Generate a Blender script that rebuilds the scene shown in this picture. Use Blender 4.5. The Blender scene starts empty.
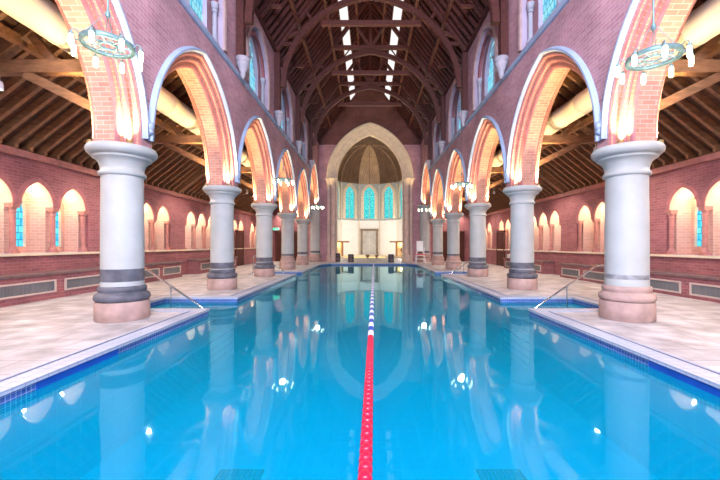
import bpy, bmesh, math, random
from math import sin, cos, pi, acos, sqrt, radians
random.seed(7)
scene = bpy.context.scene
COL = scene.collection

# ------------------------------------------------------------------ materials
def new_mat(name):
    m = bpy.data.materials.new(name); m.use_nodes = True
    nt = m.node_tree
    for n in list(nt.nodes): nt.nodes.remove(n)
    out = nt.nodes.new('ShaderNodeOutputMaterial')
    return m, nt, out

def N(nt, typ, **kw):
    n = nt.nodes.new(typ)
    for k, v in kw.items():
        if k.startswith('i_'):
            n.inputs[k[2:].replace('_', ' ')].default_value = v
        else:
            setattr(n, k, v)
    return n

def c4(c): return (c[0], c[1], c[2], 1.0)

def mixrgb(nt, fac, a, b, mode='MIX'):
    n = N(nt, 'ShaderNodeMix', data_type='RGBA', blend_type=mode)
    for idx, v in ((0, fac), (6, a), (7, b)):
        if hasattr(v, 'is_linked') or hasattr(v, 'links'):
            nt.links.new(v, n.inputs[idx])
        else:
            n.inputs[idx].default_value = v if idx == 0 else c4(v)
    return n.outputs[2]

def surf(name, col, rough=0.6, var=0.12, vscale=3.0, bump=0.0, bscale=40.0, metallic=0.0, stretch=None, spec=0.4, coat=0.0):
    m, nt, out = new_mat(name)
    b = N(nt, 'ShaderNodeBsdfPrincipled')
    b.inputs['Roughness'].default_value = rough
    b.inputs['Metallic'].default_value = metallic
    b.inputs['Specular IOR Level'].default_value = spec
    tc = N(nt, 'ShaderNodeTexCoord')
    mp = N(nt, 'ShaderNodeMapping')
    if stretch: mp.inputs['Scale'].default_value = stretch
    nt.links.new(tc.outputs['Object'], mp.inputs['Vector'])
    nz = N(nt, 'ShaderNodeTexNoise'); nz.inputs['Scale'].default_value = vscale; nz.inputs['Detail'].default_value = 5
    nt.links.new(mp.outputs[0], nz.inputs['Vector'])
    lo = tuple(max(0, x * (1 - var)) for x in col); hi = tuple(min(1, x * (1 + var)) for x in col)
    ramp = N(nt, 'ShaderNodeMapRange'); ramp.inputs['From Min'].default_value = .3; ramp.inputs['From Max'].default_value = .7
    nt.links.new(nz.outputs['Fac'], ramp.inputs['Value'])
    nt.links.new(mixrgb(nt, ramp.outputs[0], lo, hi), b.inputs['Base Color'])
    if bump:
        n2 = N(nt, 'ShaderNodeTexNoise'); n2.inputs['Scale'].default_value = bscale; n2.inputs['Detail'].default_value = 4
        nt.links.new(mp.outputs[0], n2.inputs['Vector'])
        bp = N(nt, 'ShaderNodeBump'); bp.inputs['Strength'].default_value = bump; bp.inputs['Distance'].default_value = .02
        nt.links.new(n2.outputs['Fac'], bp.inputs['Height']); nt.links.new(bp.outputs[0], b.inputs['Normal'])
    nt.links.new(b.outputs[0], out.inputs[0])
    return m

def brick(name, c1, c2, mortar, bw=.23, rh=.075, ms=.006, rough=.75, bump=.35, var=.25, offset=.5, vscale=.9, spec=.3):
    m, nt, out = new_mat(name)
    b = N(nt, 'ShaderNodeBsdfPrincipled'); b.inputs['Roughness'].default_value = rough
    b.inputs['Specular IOR Level'].default_value = spec
    uv = N(nt, 'ShaderNodeUVMap')
    br = N(nt, 'ShaderNodeTexBrick', offset=offset)
    br.inputs['Color1'].default_value = c4(c1); br.inputs['Color2'].default_value = c4(c2); br.inputs['Mortar'].default_value = c4(mortar)
    br.inputs['Scale'].default_value = 1; br.inputs['Brick Width'].default_value = bw; br.inputs['Row Height'].default_value = rh
    br.inputs['Mortar Size'].default_value = ms; br.inputs['Mortar Smooth'].default_value = .2; br.inputs['Bias'].default_value = 0
    nt.links.new(uv.outputs[0], br.inputs['Vector'])
    nz = N(nt, 'ShaderNodeTexNoise'); nz.inputs['Scale'].default_value = vscale; nz.inputs['Detail'].default_value = 6
    nt.links.new(uv.outputs[0], nz.inputs['Vector'])
    mr = N(nt, 'ShaderNodeMapRange'); mr.inputs['From Min'].default_value = .3; mr.inputs['From Max'].default_value = .7
    mr.inputs['To Min'].default_value = 1 - var; mr.inputs['To Max'].default_value = 1 + var
    nt.links.new(nz.outputs['Fac'], mr.inputs['Value'])
    mul = N(nt, 'ShaderNodeVectorMath', operation='SCALE')
    nt.links.new(br.outputs['Color'], mul.inputs[0]); nt.links.new(mr.outputs[0], mul.inputs['Scale'])
    nt.links.new(mul.outputs[0], b.inputs['Base Color'])
    if bump:
        bp = N(nt, 'ShaderNodeBump', invert=True); bp.inputs['Strength'].default_value = bump; bp.inputs['Distance'].default_value = .008
        nt.links.new(br.outputs['Fac'], bp.inputs['Height']); nt.links.new(bp.outputs[0], b.inputs['Normal'])
    nt.links.new(b.outputs[0], out.inputs[0])
    return m

def emis(name, col, strength):
    m, nt, out = new_mat(name)
    e = N(nt, 'ShaderNodeEmission'); e.inputs[0].default_value = c4(col); e.inputs[1].default_value = strength
    nt.links.new(e.outputs[0], out.inputs[0])
    return m

def stained(name, cols, strength, sc=9.0, lead=.035):
    """lit leaded glass: daylight coming through coloured panes"""
    m, nt, out = new_mat(name)
    uv = N(nt, 'ShaderNodeUVMap')
    br = N(nt, 'ShaderNodeTexBrick', offset=.5)
    br.inputs['Color1'].default_value = c4(cols[0]); br.inputs['Color2'].default_value = c4(cols[1]); br.inputs['Mortar'].default_value = c4(cols[2])
    br.inputs['Scale'].default_value = 1; br.inputs['Brick Width'].default_value = 1.3 / sc; br.inputs['Row Height'].default_value = 1.6 / sc
    br.inputs['Mortar Size'].default_value = lead * .35
    nt.links.new(uv.outputs[0], br.inputs['Vector'])
    nz = N(nt, 'ShaderNodeTexNoise'); nz.inputs['Scale'].default_value = 3.5; nz.inputs['Detail'].default_value = 3
    nt.links.new(uv.outputs[0], nz.inputs['Vector'])
    mr = N(nt, 'ShaderNodeMapRange'); mr.inputs['From Min'].default_value = .42; mr.inputs['From Max'].default_value = .62
    nt.links.new(nz.outputs['Fac'], mr.inputs['Value'])
    mx = mixrgb(nt, mr.outputs[0], (1, 1, 1), cols[3], 'MIX')
    c = mixrgb(nt, 1.0, br.outputs['Color'], mx, 'MULTIPLY')
    e = N(nt, 'ShaderNodeEmission'); e.inputs[1].default_value = strength
    nt.links.new(c, e.inputs[0])
    nt.links.new(e.outputs[0], out.inputs[0])
    return m

M = {}
M['brick'] = brick('red_brick', (.50, .27, .30), (.40, .19, .225), (.52, .37, .40))
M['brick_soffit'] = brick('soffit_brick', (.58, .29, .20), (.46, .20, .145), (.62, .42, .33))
M['brick_wall'] = brick('aisle_brick', (.34, .125, .14), (.26, .09, .105), (.36, .20, .205))
M['brick_niche_lit'] = brick('lit_niche_brick', (.64, .41, .34), (.57, .34, .29), (.72, .52, .44), bump=.2, var=.12)  # niche brick lightened: the warm light on it is put into the colour
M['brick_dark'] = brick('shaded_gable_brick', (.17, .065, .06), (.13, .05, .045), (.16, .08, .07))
M['terra'] = surf('terracotta_moulding', (.36, .13, .14), .65, .2, 6, .15)
M['stone'] = surf('pale_limestone', (.44, .455, .445), .6, .08, 2.5, .08, 30)
M['stone_cap'] = surf('capital_limestone', (.42, .435, .425), .55, .08, 3, .08, 30)
M['stone_pink'] = surf('pink_plinth_stone', (.43, .29, .255), .65, .25, 4, .15, 25)
M['stone_grey'] = surf('grey_stone_band', (.11, .11, .135), .55, .35, 5, .12, 25)
M['stone_stain'] = surf('water_stained_stone', (.27, .27, .29), .55, .45, 7, .1, 25)
M['stone_rose'] = surf('rose_stone', (.50, .33, .31), .6, .15, 5)
M['stone_cream'] = surf('cream_stone', (.74, .62, .46), .65, .1, 3, .1, 25)
M['stone_hood'] = surf('blue_grey_stone', (.33, .41, .56), .6, .1, 3, .08, 25)
M['stone_red'] = surf('red_sandstone', (.46, .20, .18), .6, .18, 6, .1, 30)
M['plaster_lilac'] = surf('pale_reveal_plaster', (.44, .37, .48), .75, .12, 2, .05)
M['plaster'] = surf('white_plaster', (.86, .83, .78), .8, .04, 2, .03)
M['wood_dark'] = surf('dark_stained_timber', (.085, .023, .019), .55, .35, 5, .12, 30, stretch=(3, .6, 3))
M['wood_boards'] = brick('dark_roof_boards', (.05, .018, .016), (.038, .014, .012), (.015, .007, .006), bw=3.5, rh=.16, ms=.006, rough=.6)
M['wood_brown'] = surf('brown_oak_timber', (.25, .125, .06), .55, .3, 5, .12, 30, stretch=(.8, 3, 3))
M['wood_aisle_boards'] = brick('brown_roof_boards', (.12, .055, .03), (.09, .04, .022), (.04, .02, .012), bw=3.5, rh=.16, ms=.007, rough=.6)
M['wood_apse'] = brick('apse_vault_boards', (.17, .095, .055), (.12, .065, .038), (.04, .025, .015), bw=4, rh=.18, ms=.01, rough=.6)
M['wood_apse_lit_pale'] = brick('lit_pale_vault_boards', (.46, .31, .19), (.40, .26, .16), (.14, .09, .05), bw=4, rh=.22, ms=.012, rough=.6)  # rib wood, also the centre facet with its light put into the colour
M['wood_door'] = brick('pale_door_boards', (.52, .50, .47), (.47, .45, .42), (.35, .30, .24), bw=.16, rh=3, ms=.01, offset=0)
M['wood_door_dark'] = brick('dark_door_boards', (.10, .03, .025), (.085, .025, .02), (.02, .01, .01), bw=.14, rh=3, ms=.008, offset=0)
M['deck'] = brick('deck_slabs', (.53, .50, .51), (.41, .39, .41), (.28, .26, .28), bw=.9, rh=.45, ms=.011, rough=.45, bump=.15, var=.40, vscale=2.2, spec=.4)
M['coping'] = brick('coping_tiles', (.46, .50, .60), (.42, .46, .56), (.28, .33, .46), bw=.125, rh=.125, ms=.006, rough=.35, bump=.2, var=.04, offset=0)
M['mosaic'] = brick('blue_mosaic', (.03, .075, .30), (.055, .12, .38), (.30, .38, .58), bw=.05, rh=.05, ms=.003, rough=.2, bump=.2, var=.2, offset=0, spec=.5)
M['basin'] = brick('pool_basin_tiles', (.02, .40, .66), (.02, .37, .62), (.05, .46, .70), bw=.3, rh=.3, ms=.006, rough=.4, bump=0, var=.05, offset=0)
M['slot'] = surf('drain_slot', (.04, .06, .16), .5)
M['slab_dark'] = surf('bench_top_slate', (.16, .10, .11), .45, .2, 5)
M['grille'] = brick('grey_bench_grille', (.20, .21, .23), (.17, .18, .20), (.09, .095, .11), bw=.03, rh=2, ms=.006, offset=0, rough=.5)
M['panel_frame'] = surf('pale_panel_frame', (.58, .46, .42), .6, .1)
M['chrome'] = surf('polished_steel', (.80, .80, .83), .14, .02, 3, metallic=1.0)
M['verdigris'] = surf('verdigris_metal', (.13, .22, .23), .5, .25, 8, metallic=.35)
M['brass'] = surf('aged_brass', (.55, .40, .18), .35, .2, 8, metallic=.8)
M['duct'] = surf('white_fabric_duct', (.62, .56, .46), .7, .04, 2, .05)
M['black'] = surf('black_plastic', (.025, .028, .04), .4, .2)
M['white_pl'] = surf('white_paint', (.85, .85, .87), .4, .03)
M['red_pl'] = surf('red_plastic', (.75, .012, .05), .3, .05, 8)
M['blue_pl'] = surf('blue_plastic', (.01, .07, .40), .3, .05, 8)
M['towel'] = surf('white_towelling', (.85, .85, .85), .9, .05, 30, .4, 150)
M['glow'] = emis('lamp_glass', (1.0, .88, .62), 7)
M['glow_up'] = emis('uplight_lens', (1.0, .74, .38), 9)
M['glow_step'] = emis('step_light', (1.0, .72, .30), 1.0)
M['exit_green'] = emis('exit_sign_green', (.05, .75, .32), 1.0)
M['exit_white'] = emis('exit_sign_white', (.9, 1, .95), 1.0)
M['sky_pane'] = emis('skylight_glass', (.97, .93, .92), .62)
M['gl_cyan'] = stained('cyan_leaded_glass', [(.10, .62, .82), (.16, .74, .88), (.05, .22, .34), (.35, .75, .95)], .85)
M['gl_teal'] = stained('teal_leaded_glass', [(.06, .52, .46), (.12, .62, .52), (.03, .18, .22), (.25, .62, .90)], .95, 5)
M['gl_blue'] = stained('blue_leaded_glass', [(.30, .80, .92), (.42, .86, .97), (.10, .30, .42), (.55, .80, 1.0)], .6, 8)
M['step_tile'] = brick('pale_step_tiles', (.50, .80, .86), (.46, .76, .84), (.12, .35, .60), bw=.15, rh=.15, ms=.01, rough=.4, bump=0, var=.05, offset=0)
M['pier'] = surf('pale_pier_stone', (.70, .54, .45), .65, .12, 4, .12, 25)
M['shaft_lilac'] = surf('lilac_shaft_stone', (.38, .36, .42), .6, .1, 4)
M['gl_west_fill'] = emis('west_fill_glass', (.72, .80, 1.0), 1.0)  # glow of the window added behind the camera for fill

def water_mat():
    m, nt, out = new_mat('pool_water')
    fr = N(nt, 'ShaderNodeFresnel'); fr.inputs['IOR'].default_value = 1.31
    tc = N(nt, 'ShaderNodeTexCoord')
    mp = N(nt, 'ShaderNodeMapping'); mp.inputs['Scale'].default_value = (1, .55, 1)
    nt.links.new(tc.outputs['Object'], mp.inputs['Vector'])
    nz = N(nt, 'ShaderNodeTexNoise'); nz.inputs['Scale'].default_value = 1.7; nz.inputs['Detail'].default_value = 2.0
    nt.links.new(mp.outputs[0], nz.inputs['Vector'])
    bp = N(nt, 'ShaderNodeBump'); bp.inputs['Strength'].default_value = .14; bp.inputs['Distance'].default_value = .03
    nt.links.new(nz.outputs['Fac'], bp.inputs['Height'])
    gl = N(nt, 'ShaderNodeBsdfGlossy'); gl.inputs['Roughness'].default_value = .03; gl.inputs['Color'].default_value = (.62, .90, 1, 1)
    nt.links.new(bp.outputs[0], gl.inputs['Normal']); nt.links.new(bp.outputs[0], fr.inputs['Normal'])
    tr = N(nt, 'ShaderNodeBsdfTransparent'); tr.inputs['Color'].default_value = (.40, .86, .96, 1)
    df = N(nt, 'ShaderNodeBsdfDiffuse'); df.inputs['Color'].default_value = (.0, .37, .57, 1)
    mx = N(nt, 'ShaderNodeMixShader'); mx.inputs[0].default_value = .45
    nt.links.new(tr.outputs[0], mx.inputs[1]); nt.links.new(df.outputs[0], mx.inputs[2])
    m2 = N(nt, 'ShaderNodeMixShader')
    nt.links.new(fr.outputs[0], m2.inputs[0]); nt.links.new(mx.outputs[0], m2.inputs[1]); nt.links.new(gl.outputs[0], m2.inputs[2])
    nt.links.new(m2.outputs[0], out.inputs[0])
    return m
M['water'] = water_mat()

# ------------------------------------------------------------------ mesh builder
class MB:
    def __init__(s): s.v = []; s.f = []; s.m = []; s.uv = []; s.sm = []
    def face(s, pts, mat=0, uv=None, smooth=False):
        i = len(s.v); s.v += [tuple(p) for p in pts]; s.f.append(tuple(range(i, i + len(pts)))); s.m.append(mat); s.uv.append(uv); s.sm.append(smooth)
    def box(s, a, b, mat=0):
        (x0, y0, z0), (x1, y1, z1) = a, b
        P = lambda x, y, z: (x, y, z)
        s.face([P(x0, y0, z0), P(x0, y1, z0), P(x1, y1, z0), P(x1, y0, z0)], mat)
        s.face([P(x0, y0, z1), P(x1, y0, z1), P(x1, y1, z1), P(x0, y1, z1)], mat)
        s.face([P(x0, y0, z0), P(x1, y0, z0), P(x1, y0, z1), P(x0, y0, z1)], mat)
        s.face([P(x1, y1, z0), P(x0, y1, z0), P(x0, y1, z1), P(x1, y1, z1)], mat)
        s.face([P(x0, y1, z0), P(x0, y0, z0), P(x0, y0, z1), P(x0, y1, z1)], mat)
        s.face([P(x1, y0, z0), P(x1, y1, z0), P(x1, y1, z1), P(x1, y0, z1)], mat)
    def cbox(s, c, d, mat=0): s.box([c[i] - d[i] / 2 for i in range(3)], [c[i] + d[i] / 2 for i in range(3)], mat)
    def grid(s, G, mat=0, closed_i=False, closed_j=False, smooth=True, uvf=None):
        """G[i][j] points sharing vertices"""
        n, k = len(G), len(G[0]); o = len(s.v)
        for r in G: s.v += [tuple(p) for p in r]
        for i in range(n if closed_i else n - 1):
            for j in range(k if closed_j else k - 1):
                a = o + i * k + j; b = o + ((i + 1) % n) * k + j; c = o + ((i + 1) % n) * k + (j + 1) % k; d = o + i * k + (j + 1) % k
                s.f.append((a, b, c, d)); s.m.append(mat if not callable(mat) else mat(i, j)); s.sm.append(smooth)
                s.uv.append([uvf(i, j), uvf(i + 1, j), uvf(i + 1, j + 1), uvf(i, j + 1)] if uvf else None)
    def lathe(s, prof, c=(0, 0, 0), n=32, mat=0, axis='z', smooth=True, cap=True):
        G = []
        for i in range(n):
            a = 2 * pi * i / n
            row = []
            for r, h in prof:
                if axis == 'z': row.append((c[0] + r * cos(a), c[1] + r * sin(a), c[2] + h))
                elif axis == 'y': row.append((c[0] + r * cos(a), c[1] + h, c[2] + r * sin(a)))
                else: row.append((c[0] + h, c[1] + r * cos(a), c[2] + r * sin(a)))
            G.append(row)
        s.grid(G, mat, closed_i=True, smooth=smooth)
        if cap:
            o = len(s.v)
            for end in (0, -1):
                if prof[end][0] > 1e-4: s.face([G[i][end] for i in range(n)], mat)
    def tube(s, path, r, n=10, mat=0, closed=False, cap=True):
        from mathutils import Vector
        P = [Vector(p) for p in path]; k = len(P); G = []
        up = Vector((.123, .31, 1)).normalized(); prev = None
        for i in range(k):
            t = (P[(i + 1) % k] - P[i - 1]) if closed else (P[min(i + 1, k - 1)] - P[max(i - 1, 0)])
            t.normalize()
            ref = prev if prev is not None else up
            a = ref - t * ref.dot(t)
            if a.length < 1e-4: a = t.orthogonal()
            a.normalize(); b = t.cross(a); prev = a
            rr = r[i] if isinstance(r, (list, tuple)) else r
            G.append([P[i] + (a * cos(2 * pi * j / n) + b * sin(2 * pi * j / n)) * rr for j in range(n)])
        s.grid(G, mat, closed_i=closed, closed_j=True)
        if cap and not closed: s.face(G[0], mat); s.face(G[-1], mat)
    def bar(s, p, q, w, h, mat=0, up=(0, 0, 1)):
        """rectangular beam between p and q, w sideways, h along 'up'"""
        from mathutils import Vector
        p, q = Vector(p), Vector(q); t = (q - p).normalized(); u = Vector(up); sd = t.cross(u)
        sd.normalize(); u = sd.cross(t).normalized()
        A = [p + sd * (a * w / 2) + u * (b * h / 2) for a, b in ((-1, -1), (1, -1), (1, 1), (-1, 1))]
        B = [x + (q - p) for x in A]
        for i in range(4): s.face([A[i], A[(i + 1) % 4], B[(i + 1) % 4], B[i]], mat)
        s.face(A[::-1], mat); s.face(B, mat)
    def sweep_bar(s, path, w, h, mat=0, wdir=(0, 1, 0)):
        """curved beam: path in a plane whose normal is wdir"""
        from mathutils import Vector
        P = [Vector(p) for p in path]; W = Vector(wdir); k = len(P); G = []
        for i in range(k):
            t = (P[min(i + 1, k - 1)] - P[max(i - 1, 0)]).normalized(); n = W.cross(t).normalized()
            G.append([P[i] + W * (a * w / 2) + n * (b * h / 2) for a, b in ((-1, -1), (1, -1), (1, 1), (-1, 1))])
        s.grid(G, mat, closed_j=True, smooth=False)
        s.face(G[0][::-1], mat); s.face(G[-1], mat)
    def build(s, name, mats, parent=None, loc=(0, 0, 0), rotz=0.0, bevel=0):
        me = bpy.data.meshes.new(name)
        me.from_pydata(s.v, [], s.f)
        if not isinstance(mats, (list, tuple)): mats = [mats]
        for m in mats: me.materials.append(M[m] if isinstance(m, str) else m)
        uvl = me.uv_layers.new(name='UVMap')
        for p in me.polygons:
            p.material_index = s.m[p.index]; p.use_smooth = s.sm[p.index]
            u = s.uv[p.index]
            nx, ny, nz = (abs(t) for t in p.normal)
            for q, li in enumerate(p.loop_indices):
                if u: uvl.data[li].uv = u[q]
                else:
                    co = me.vertices[me.loops[li].vertex_index].co
                    uvl.data[li].uv = (co.y, co.z) if nx >= ny and nx >= nz else ((co.x, co.z) if ny >= nz else (co.x, co.y))
        me.update()
        o = bpy.data.objects.new(name, me); COL.objects.link(o)
        o.location = loc; o.rotation_euler[2] = rotz
        if parent: o.parent = parent
        if bevel:
            bm = bmesh.new(); bm.from_mesh(me); bmesh.ops.remove_doubles(bm, verts=bm.verts, dist=1e-5); bm.to_mesh(me); bm.free()
            md = o.modifiers.new('edge', 'BEVEL'); md.width = bevel; md.segments = 2; md.limit_method = 'ANGLE'
        return o

def empty(name, loc=(0, 0, 0), rotz=0):
    o = bpy.data.objects.new(name, None); COL.objects.link(o); o.location = loc; o.rotation_euler[2] = rotz; o.empty_display_size = .2
    return o
def tag(o, label, cat, group=None):
    o['label'] = label; o['category'] = cat; o['kind'] = 'thing'
    if group: o['group'] = group
    return o
def structure(o, label=None):
    o['kind'] = 'structure'
    if label: o['label'] = label
    return o
def copy_tree(o, parent=None):
    c = o.copy(); COL.objects.link(c)
    if parent: c.parent = parent
    for ch in list(o.children): copy_tree(ch, c)
    return c
def place(proto, used, loc, rotz=0):
    o = proto if not used else copy_tree(proto)
    o.location = loc; o.rotation_euler[2] = rotz
    return o
ORD = ['first', 'second', 'third', 'fourth', 'fifth', 'sixth', 'seventh', 'eighth']
SIDE = {-1: 'left', 1: 'right'}

# ------------------------------------------------------------------ dimensions
CX = -.0                                  # nave axis
BAY = 4.4
YC = [2.01 + BAY * k for k in range(7)]   # column lines
YW, YE = -2.39, 28.95                     # west wall, chancel wall
XA, TH = 4.525, .425                      # arcade axis, half thickness
XF, XB = XA - TH, XA + TH                 # nave face, aisle face
XO = 8.35                                 # aisle outer wall
ZCAP = 3.05; ZS = 3.2
ZSTR, ZPL, ZR = 6.5, 9.6, 15.05
A0, H0 = 1.75, 2.35
EXT = 1.40                                # the last arch springs this much higher

def arch_curve(a, h, t=0.0, n=14):
    """pointed arch, left spring -> apex -> right spring, offset outward by t; returns (u, z) above the spring"""
    c = (h * h - a * a) / (2 * a); r = a + c + t
    if c >= 0 or True:
        th = acos(max(-1, min(1, c / r)))
    L = [(c - r * cos(th * i / n), r * sin(th * i / n)) for i in range(n + 1)]
    return L + [(-u, z) for u, z in L[-2::-1]]

def wall_arch(mb, P, u0, u1, z0, z1, uc, a, h, zs, sill, mat=0, t=0.0, n=14):
    """wall face between u0..u1, z0..z1 with a pointed opening; P(u, z) -> point"""
    pts = [(uc + u, zs + z) for u, z in arch_curve(a, h, t, n)]
    ua, ub = pts[0][0], pts[-1][0]
    q = lambda A, B, C, D: mb.face([P(*A), P(*B), P(*C), P(*D)], mat, [A, B, C, D])
    if sill > z0 + 1e-4: q((u0, z0), (u1, z0), (u1, sill), (u0, sill))
    if ua > u0 + 1e-4: q((u0, sill), (ua, sill), (ua, z1), (u0, z1))
    if ub < u1 - 1e-4: q((ub, sill), (u1, sill), (u1, z1), (ub, z1))
    for (ya, za), (yb, zb) in zip(pts, pts[1:]):
        if min(za, zb) < z1: q((ya, min(za, z1)), (yb, min(zb, z1)), (yb, z1), (ya, z1))

def reveal(mb, P3, w0, w1, uc, a, h, zs, sill, mat=0, t=0.0, n=14, floor=True):
    """the jambs, soffit and sill of an opening; P3(u, z, w)"""
    pts = [(uc + u, zs + z) for u, z in arch_curve(a, h, t, n)]
    pts = [(pts[0][0], sill)] + pts + [(pts[-1][0], sill)]
    L = 0
    for (ya, za), (yb, zb) in zip(pts, pts[1:]):
        d = sqrt((yb - ya) ** 2 + (zb - za) ** 2)
        mb.face([P3(ya, za, w0), P3(yb, zb, w0), P3(yb, zb, w1), P3(ya, za, w1)], mat, [(w0, L), (w0, L + d), (w1, L + d), (w1, L)], True)
        L += d
    if floor:
        ya, yb = pts[0][0], pts[-1][0]
        mb.face([P3(ya, sill, w0), P3(yb, sill, w0), P3(yb, sill, w1), P3(ya, sill, w1)], mat)

def fill_arch(mb, P, uc, a, h, zs, sill, mat=0, t=0.0, n=14):
    pts = [(uc + u, zs + z) for u, z in arch_curve(a, h, t, n)]
    for (ya, za), (yb, zb) in zip(pts, pts[1:]):
        L = [(ya, sill), (yb, sill), (yb, zb), (ya, za)]
        mb.face([P(*x) for x in L], mat, L)

def sweep_arch(mb, prof, P3, uc, a, h, zs, zb, mat=0, n=18, zb2=None):
    """profile [(t, w)] swept along a pointed arch with stilts down to zb"""
    G = []; Ls = []; L = 0; prev = None
    C = [arch_curve(a, h, t, n) for t, w in prof]
    k = len(C[0])
    rows = [-1] + list(range(k)) + [k]
    for i in rows:
        row = []
        for (t, w), cu in zip(prof, C):
            j = min(max(i, 0), k - 1); u, z = cu[j]
            row.append(P3(uc + u, zb if i == -1 or (i == k and zb2 is None) else zb2 if i == k else zs + z, w))
        m = len(prof) // 2
        if prev is not None: L += sqrt(sum((row[m][q] - prev[q]) ** 2 for q in range(3)))
        prev = row[m]; Ls.append(L); G.append(row)
    S = [0]
    for (ta, wa), (tb, wb) in zip(prof, prof[1:]): S.append(S[-1] + sqrt((tb - ta) ** 2 + (wb - wa) ** 2))
    mb.grid(G, mat, smooth=False, uvf=lambda i, j: (S[j], Ls[i]))

# ------------------------------------------------------------------ camera
cd = bpy.data.cameras.new('camera'); cam = bpy.data.objects.new('camera', cd); COL.objects.link(cam)
cam.location = (-.11, -.06, 1.32); cam.rotation_euler = (pi / 2, 0, 0)
cd.sensor_width = 36; cd.lens = 18; cd.shift_x = -8.5 / 720; cd.shift_y = 5 / 720; cd.clip_end = 200; cd.clip_start = .05
scene.camera = cam

# ------------------------------------------------------------------ pool, deck, water
PX0, PX1, PYS, PYE = -3.40, 3.20, .9, 25.7
ALC = [(7.35, 8.95), (16.3, 17.8)]
AXL, AXR = -5.2, 5.0
out = [(PX0, PYS), (PX1, PYS)]
for a, b in ALC: out += [(PX1, a), (AXR, a), (AXR, b), (PX1, b)]
out += [(PX1, 24.5), (2.65, PYE), (-2.75, PYE), (PX0, 24.5)]
for a, b in ALC[::-1]: out += [(PX0, b), (AXL, b), (AXL, a), (PX0, a)]
def offset_poly(P, d):
    R = []; n = len(P)
    for i in range(n):
        (ax, ay), (bx, by), (cx, cy) = P[i - 1], P[i], P[(i + 1) % n]
        l1 = sqrt((bx - ax) ** 2 + (by - ay) ** 2); l2 = sqrt((cx - bx) ** 2 + (cy - by) ** 2)
        n1 = ((by - ay) / l1, -(bx - ax) / l1); n2 = ((cy - by) / l2, -(cx - bx) / l2)
        k = 1 + n1[0] * n2[0] + n1[1] * n2[1]
        R.append((bx + d * (n1[0] + n2[0]) / k, by + d * (n1[1] + n2[1]) / k))
    return R
def ring(mb, Pa, za, Pb, zb, mat=0):
    n = len(Pa)
    for i in range(n):
        j = (i + 1) % n
        L = sqrt((Pa[j][0] - Pa[i][0]) ** 2 + (Pa[j][1] - Pa[i][1]) ** 2)
        uv = None if abs(za - zb) < 1e-6 else [(0, za), (L, za), (L, zb), (0, zb)]
        mb.face([(*Pa[i], za), (*Pa[j], za), (*Pb[j], zb), (*Pb[i], zb)], mat, uv)
def fill_poly(loops, z, name, mats, uvscale=1):
    bm = bmesh.new(); E = []
    for P in loops:
        vs = [bm.verts.new((x, y, z)) for x, y in P]
        E += [bm.edges.new((vs[i], vs[(i + 1) % len(vs)])) for i in range(len(vs))]
    bmesh.ops.triangle_fill(bm, use_beauty=True, use_dissolve=False, edges=E, normal=(0, 0, 1))
    mb = MB()
    for f in bm.faces: mb.face([v.co[:] for v in f.verts] if f.normal.z > 0 else [v.co[:] for v in f.verts][::-1])
    bm.free()
    return mb
SL0, SL1, CW = .225, .275, .31
rect = [(-XO, YW), (XO, YW), (XO, YE), (4.72, YE), (4.72, 36), (-4.72, 36), (-4.72, YE), (-XO, YE)]
mb = fill_poly([rect, offset_poly(out, CW)], 0, 'floor', 'deck')
structure(mb.build('floor', 'deck'), 'pale pinkish stone slab deck around the pool')
mb = MB()
o1, o2, o3 = offset_poly(out, SL0), offset_poly(out, SL1), offset_poly(out, CW)
oi = offset_poly(out, -.02)
ring(mb, oi, .012, o1, .012); ring(mb, oi, .012, oi, -.03); ring(mb, oi, -.03, out, -.03); ring(mb, o1, .012, o1, -.03)
ring(mb, o1, -.03, o2, -.03, 1); ring(mb, o2, -.03, o2, .012); ring(mb, o2, .012, o3, .012); ring(mb, o3, .012, o3, -.02)
cop = mb.build('trim_1', ['coping', 'slot']); structure(cop, 'white tiled coping with a blue overflow slot around the pool')
mb = MB(); ring(mb, out, -.03, out, -.26)
structure(mb.build('trim_2', 'mosaic'), 'dark blue mosaic band under the coping at the waterline')
mb = MB(); mb.box((PX0, 3.5, -.20), (PX0 + .006, 4.66, -.032)); structure(mb.build('trim_14', 'blue_pl'), 'bright blue panel painting a reflection in the left waterline band')  # solid blue stands in for a reflection on the mosaic
mb = MB(); mb.box((PX1 - .006, 1.6, -.20), (PX1, 4.19, -.032)); structure(mb.build('trim_15', 'blue_pl'), 'bright blue panel painting a reflection in the right waterline band')  # right-hand reflection, painted as a solid blue panel too
mb = fill_poly([out], -1.35, 'b', 'basin'); ring(mb, out, -.26, out, -1.35)
structure(mb.build('pool_floor', 'basin'), 'blue tiled pool basin under the water')
mb = fill_poly([out], -.115, 'w', 'water'); wo = mb.build('water', 'water'); wo['kind'] = 'structure'; wo['label'] = 'calm bright blue pool water'

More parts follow.
